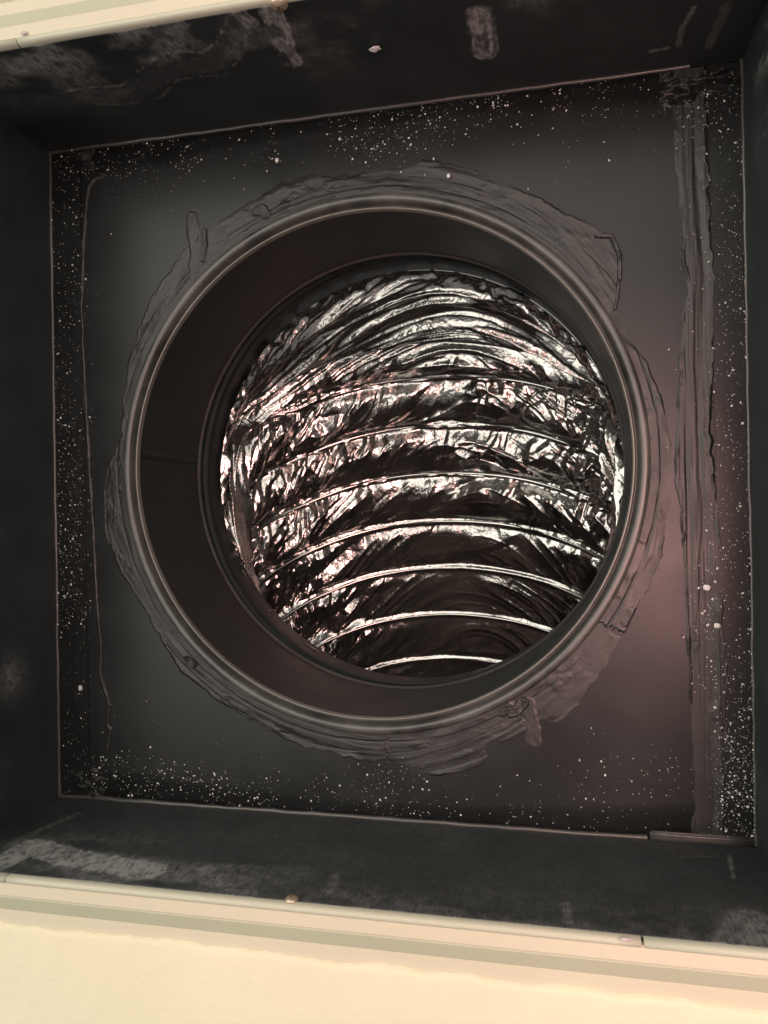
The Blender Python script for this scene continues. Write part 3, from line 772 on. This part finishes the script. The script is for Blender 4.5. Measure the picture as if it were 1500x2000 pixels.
    side = sstep(0.45, 1.3, abs(TH)) * (1 - sstep(0.6, 2.4, VV))     # pleats carry on down both flanks
    wp = np.clip((1 - sstep(-1.2, -0.3, VV)) + side, 0, 1) * sstep(-3.0, -2.5, VV)
    H = h + body * (1 - 0.75 * wp) + pleat * wp
    Q = P3 + nrm * H[..., None]
    V = Q.reshape(-1, 3)
    F = grid_faces(len(v), len(th), True)
    # unseen cap added to keep outside light out of the duct
    end = Q[-1].mean(0)
    mesh_np('foil_liner', V, F, FOIL, fd)
    n = len(th)
    capV = np.concatenate([Q[-1], end[None]])
    capF = np.array([(i, (i + 1) % n, n, n) for i in range(n)])
    me = bpy.data.meshes.new('unseen_cap')
    me.from_pydata([tuple(x) for x in capV], [], [(i, (i + 1) % n, n) for i in range(n)])
    me.materials.append(FOIL)
    oo = bpy.data.objects.new('unseen_cap', me); S.collection.objects.link(oo); oo.parent = fd
liner()
for i in range(0, 10):
    th = np.linspace(-math.pi, math.pi, 240)
    X, Y, Z = hoop_pts(float(i), th)
    pts = np.stack([X[0], Y[0], Z[0]], 1)
    c = pts.mean(0)
    d = c - pts; d /= np.linalg.norm(d, axis=1)[:, None]
    pts = pts + d * (0.0011 + 0.0005 * vnoise(th * 6, th * 0, 411 + i) + 0.0014 * sstep(0.35, 0.75, abs(th)))[:, None]
    tube_path('wire_hoop', pts, 0.0013 + 0.0004 * vnoise(th * 5, th * 0, 401 + i), WIREF, fd, 12)

# ------------------------------------------------------------------ screws
def screw(px, y, inward, label):
    t = thing('screw', label, 'screw', 'screws near the mouth of the box')
    p = on_wall([px], y)[0]
    t.location = (p[0], y, p[2] + ZO)
    sc = 1.0 if inward > 0 else 0.76
    prof = [(r * sc, hh * sc) for r, hh in [(0.0, 0.0019), (0.0012, 0.0018), (0.0024, 0.0014), (0.0033, 0.0007), (0.0037, 0.0002), (0.0037, -0.0004), (0.0, -0.0004)]]
    seg = 40; V = []
    for r, hh in prof:
        for k in range(seg):
            a = 2 * math.pi * k / seg
            V.append((r * math.cos(a), inward * hh, r * math.sin(a)))
    mesh_np('head', V, grid_faces(len(prof), seg, True), BRASS, t)
    bm = bmesh.new()
    lo, hi = sorted((inward * 0.0010 * sc, inward * 0.00196 * sc))
    box_bm(bm, (-0.0019 * sc, lo, -0.00045), (0.0019 * sc, hi, 0.00045), 0.0001)
    lo, hi = sorted((inward * 0.0010 * sc, inward * 0.00199 * sc))
    box_bm(bm, (-0.00045, lo, -0.0019 * sc), (0.00045, hi, 0.0019 * sc), 0.0001)
    bm_obj('cross_recess', bm, RECESS, t, smooth=False)
    bm = bmesh.new()
    lo, hi = sorted((-inward * 0.010, -inward * 0.0002))
    bmesh.ops.create_cone(bm, cap_ends=True, segments=16, radius1=0.0016, radius2=0.0016, depth=hi - lo, matrix=Matrix.Translation((0, (lo + hi) / 2, 0)) @ Matrix.Rotation(math.pi / 2, 4, 'X'))
    bm_obj('shank', bm, BRASS, t)
screw((545, 9), -HW, 1, 'brassy screw head in the upper flank beside a white brush smear')
screw((570, 1756), HW, -1, 'brassy screw head in the lower flank just behind the cream lip')

# ------------------------------------------------------------------ plaster crumbs and dust
def chip(bmv, bmf, c, rx, ry, rz, rng, axes):
    """a small faceted chip with eight faces appended to lists"""
    b = len(bmv)
    dirs = [(1, 0, 0), (0, 1, 0), (-1, 0, 0), (0, -1, 0), (0, 0, 1), (0, 0, -1)]
    a = rng.random() * 6.28
    for d in dirs:
        k = 0.7 + 0.6 * rng.random()
        x, y, z = d[0] * rx * k, d[1] * ry * k, d[2] * rz * k
        x, y = x * math.cos(a) - y * math.sin(a), x * math.sin(a) + y * math.cos(a)
        q = axes[0] * x + axes[1] * y + axes[2] * z
        bmv.append(tuple(c + q))
    for i in range(4):
        j = (i + 1) % 4
        bmf.append((b + i, b + j, b + 4)); bmf.append((b + j, b + i, b + 5))
AX_PLATE = (np.array([1.0, 0, 0]), np.array([0, 1.0, 0]), np.array([0, 0, 1.0]))
AX_WALL = (np.array([1.0, 0, 0]), np.array([0, 0, 1.0]), np.array([0, 1.0, 0]))
def crumb(label, c, rx, ry, rz, axes, seed):
    rng = np.random.default_rng(seed)
    bm = bmesh.new()
    bmesh.ops.create_icosphere(bm, subdivisions=2, radius=1)
    for v in bm.verts:
        k = 0.75 + 0.5 * rng.random()
        q = axes[0] * (v.co.x * rx * k) + axes[1] * (v.co.y * ry * k) + axes[2] * (v.co.z * rz * k)
        v.co = tuple(q)
    o = bm_obj('plaster_crumb', bm, DUST, None, smooth=False)
    o.location = (c[0], c[1], c[2] + ZO)
    tag(o, label, 'crumb', 'larger white plaster crumbs')
p = on_wall([(732, 92)], -HW)[0]; crumb('oval white crumb stuck alone on the upper flank of the box', p + np.array([0, 0.0008, 0]), 0.0024, 0.0018, 0.0009, AX_WALL, 1)
p = on_plate([(541, 314)])[0]; crumb('round white crumb on the plate above the collar, left of centre', p - np.array([0, 0, 0.0004]), 0.0010, 0.0012, 0.0008, AX_PLATE, 2)
p = on_plate([(877, 347)])[0]; crumb('white crumb on the sealant just above the top of the collar', p - np.array([0, 0, 0.0018]), 0.0008, 0.0011, 0.0007, AX_PLATE, 3)
p = on_plate([(1379, 1147)])[0]; crumb('pale angular crumb lodged in the right sealant strip beside the collar', p - np.array([0, 0, 0.0022]), 0.0018, 0.0013, 0.0011, AX_PLATE, 4)
p = on_plate([(1398, 1221)])[0]; crumb('pale crumb on the right sealant strip below the angular one', p - np.array([0, 0, 0.0024]), 0.0015, 0.0012, 0.0010, AX_PLATE, 5)
p = on_plate([(160, 1343)])[0]; crumb('white crumb on the edge of the left flange low on the plate', p - np.array([0, 0, 0.0012]), 0.0012, 0.0014, 0.0009, AX_PLATE, 6)

def dust():
    rng = np.random.default_rng(11)
    Vv, Ff = [], []
    def scatter(px_poly, n, big=1.0, clump=0.0):
        """n specks in a photo-measured quadrilateral, optionally drawn to clump centres"""
        q = on_plate(px_poly)[:, :2]
        n = int(n * 1.05); nc = max(3, n // 22)
        cu = rng.random((nc, 2))
        for _ in range(n):
            u, v = rng.random(2)
            if rng.random() < clump:
                c = cu[rng.integers(nc)]
                u = c[0] + rng.normal() * 0.035; v = c[1] + rng.normal() * 0.10
                if q[:, 0].ptp() if hasattr(q, 'ptp') else np.ptp(q[:, 0]) < np.ptp(q[:, 1]):
                    pass
            u = min(max(u, 0), 1); v = min(max(v, 0), 1)
            p = (q[0] * (1 - u) + q[1] * u) * (1 - v) + (q[3] * (1 - u) + q[2] * u) * v
            p = p + rng.normal(size=2) * 0.0035
            if math.hypot(*p) < 0.138: continue
            p[0] = min(max(p[0], -HW + 0.001), HW - 0.001); p[1] = min(max(p[1], -HW + 0.001), HW - 0.001)
            r = min(0.00011 + 0.00011 * rng.pareto(2.3), 0.00048) * big
            lift = 0.0009 if (p[0] < -0.1588 or p[0] > 0.163) else 0.0
            if 0.146 < p[0] < 0.166: lift = 0.0015
            chip(Vv, Ff, np.array([p[0], p[1], -lift - r * 0.4]), r * (0.8 + 0.7 * rng.random()), r, r * 0.8, rng, AX_PLATE)
    # left strip
    scatter([(98, 300), (160, 300), (165, 760), (105, 760)], 260, 1.15, 0.35)
    scatter([(104, 760), (164, 760), (168, 1080), (110, 1080)], 330, 1.15, 0.55)
    scatter([(112, 1000), (168, 1000), (172, 1220), (116, 1220)], 210, 1.2, 0.5)
    scatter([(116, 1220), (176, 1220), (182, 1545), (120, 1545)], 120, 1.0, 0.3)
    # upper strip
    scatter([(100, 300), (560, 245), (560, 330), (160, 350)], 300, 1.2, 0.35)
    scatter([(640, 232), (1010, 178), (1010, 260), (650, 320)], 380, 1.25, 0.55)
    scatter([(980, 180), (1360, 135), (1360, 220), (980, 290)], 150, 1.1, 0.35)
    scatter([(170, 330), (1300, 190), (1300, 330), (170, 480)], 110, 0.9, 0.0)
    # right strip
    scatter([(1395, 140), (1448, 130), (1455, 560), (1400, 560)], 190, 1.15, 0.4)
    scatter([(1402, 560), (1456, 560), (1464, 1000), (1412, 1000)], 200, 1.2, 0.5)
    scatter([(1412, 1000), (1464, 1000), (1478, 1400), (1422, 1400)], 170, 1.2, 0.5)
    scatter([(1416, 1380), (1474, 1380), (1480, 1640), (1400, 1640)], 480, 1.25, 0.4)
    scatter([(1355, 1080), (1415, 1080), (1420, 1360), (1360, 1360)], 110, 1.5, 0.5)
    scatter([(1330, 300), (1400, 300), (1410, 1050), (1330, 1050)], 60, 1.0, 0.2)
    scatter([(1300, 200), (1450, 150), (1450, 240), (1300, 300)], 70, 1.3, 0.3)
    # lower strip
    scatter([(175, 1470), (540, 1500), (540, 1585), (180, 1548)], 420, 1.2, 0.3)
    scatter([(560, 1500), (1050, 1500), (1080, 1615), (560, 1585)], 190, 1.1, 0.3)
    scatter([(700, 1480), (930, 1500), (930, 1560), (700, 1550)], 80, 1.2, 0.3)
    scatter([(1000, 1480), (1380, 1480), (1400, 1635), (1000, 1605)], 150, 1.1, 0.2)
    scatter([(190, 1330), (1340, 1420), (1340, 1500), (190, 1500)], 60, 0.9, 0.0)
    me = bpy.data.meshes.new('plaster_dust')
    me.from_pydata(Vv, [], Ff); me.materials.append(DUST)
    o = bpy.data.objects.new('plaster_dust', me); S.collection.objects.link(o)
    o.location = (0, 0, ZO)
    o['kind'] = 'stuff'; o['label'] = 'fine white plaster specks scattered along the edges of the black plate'; o['category'] = 'dust'
dust()
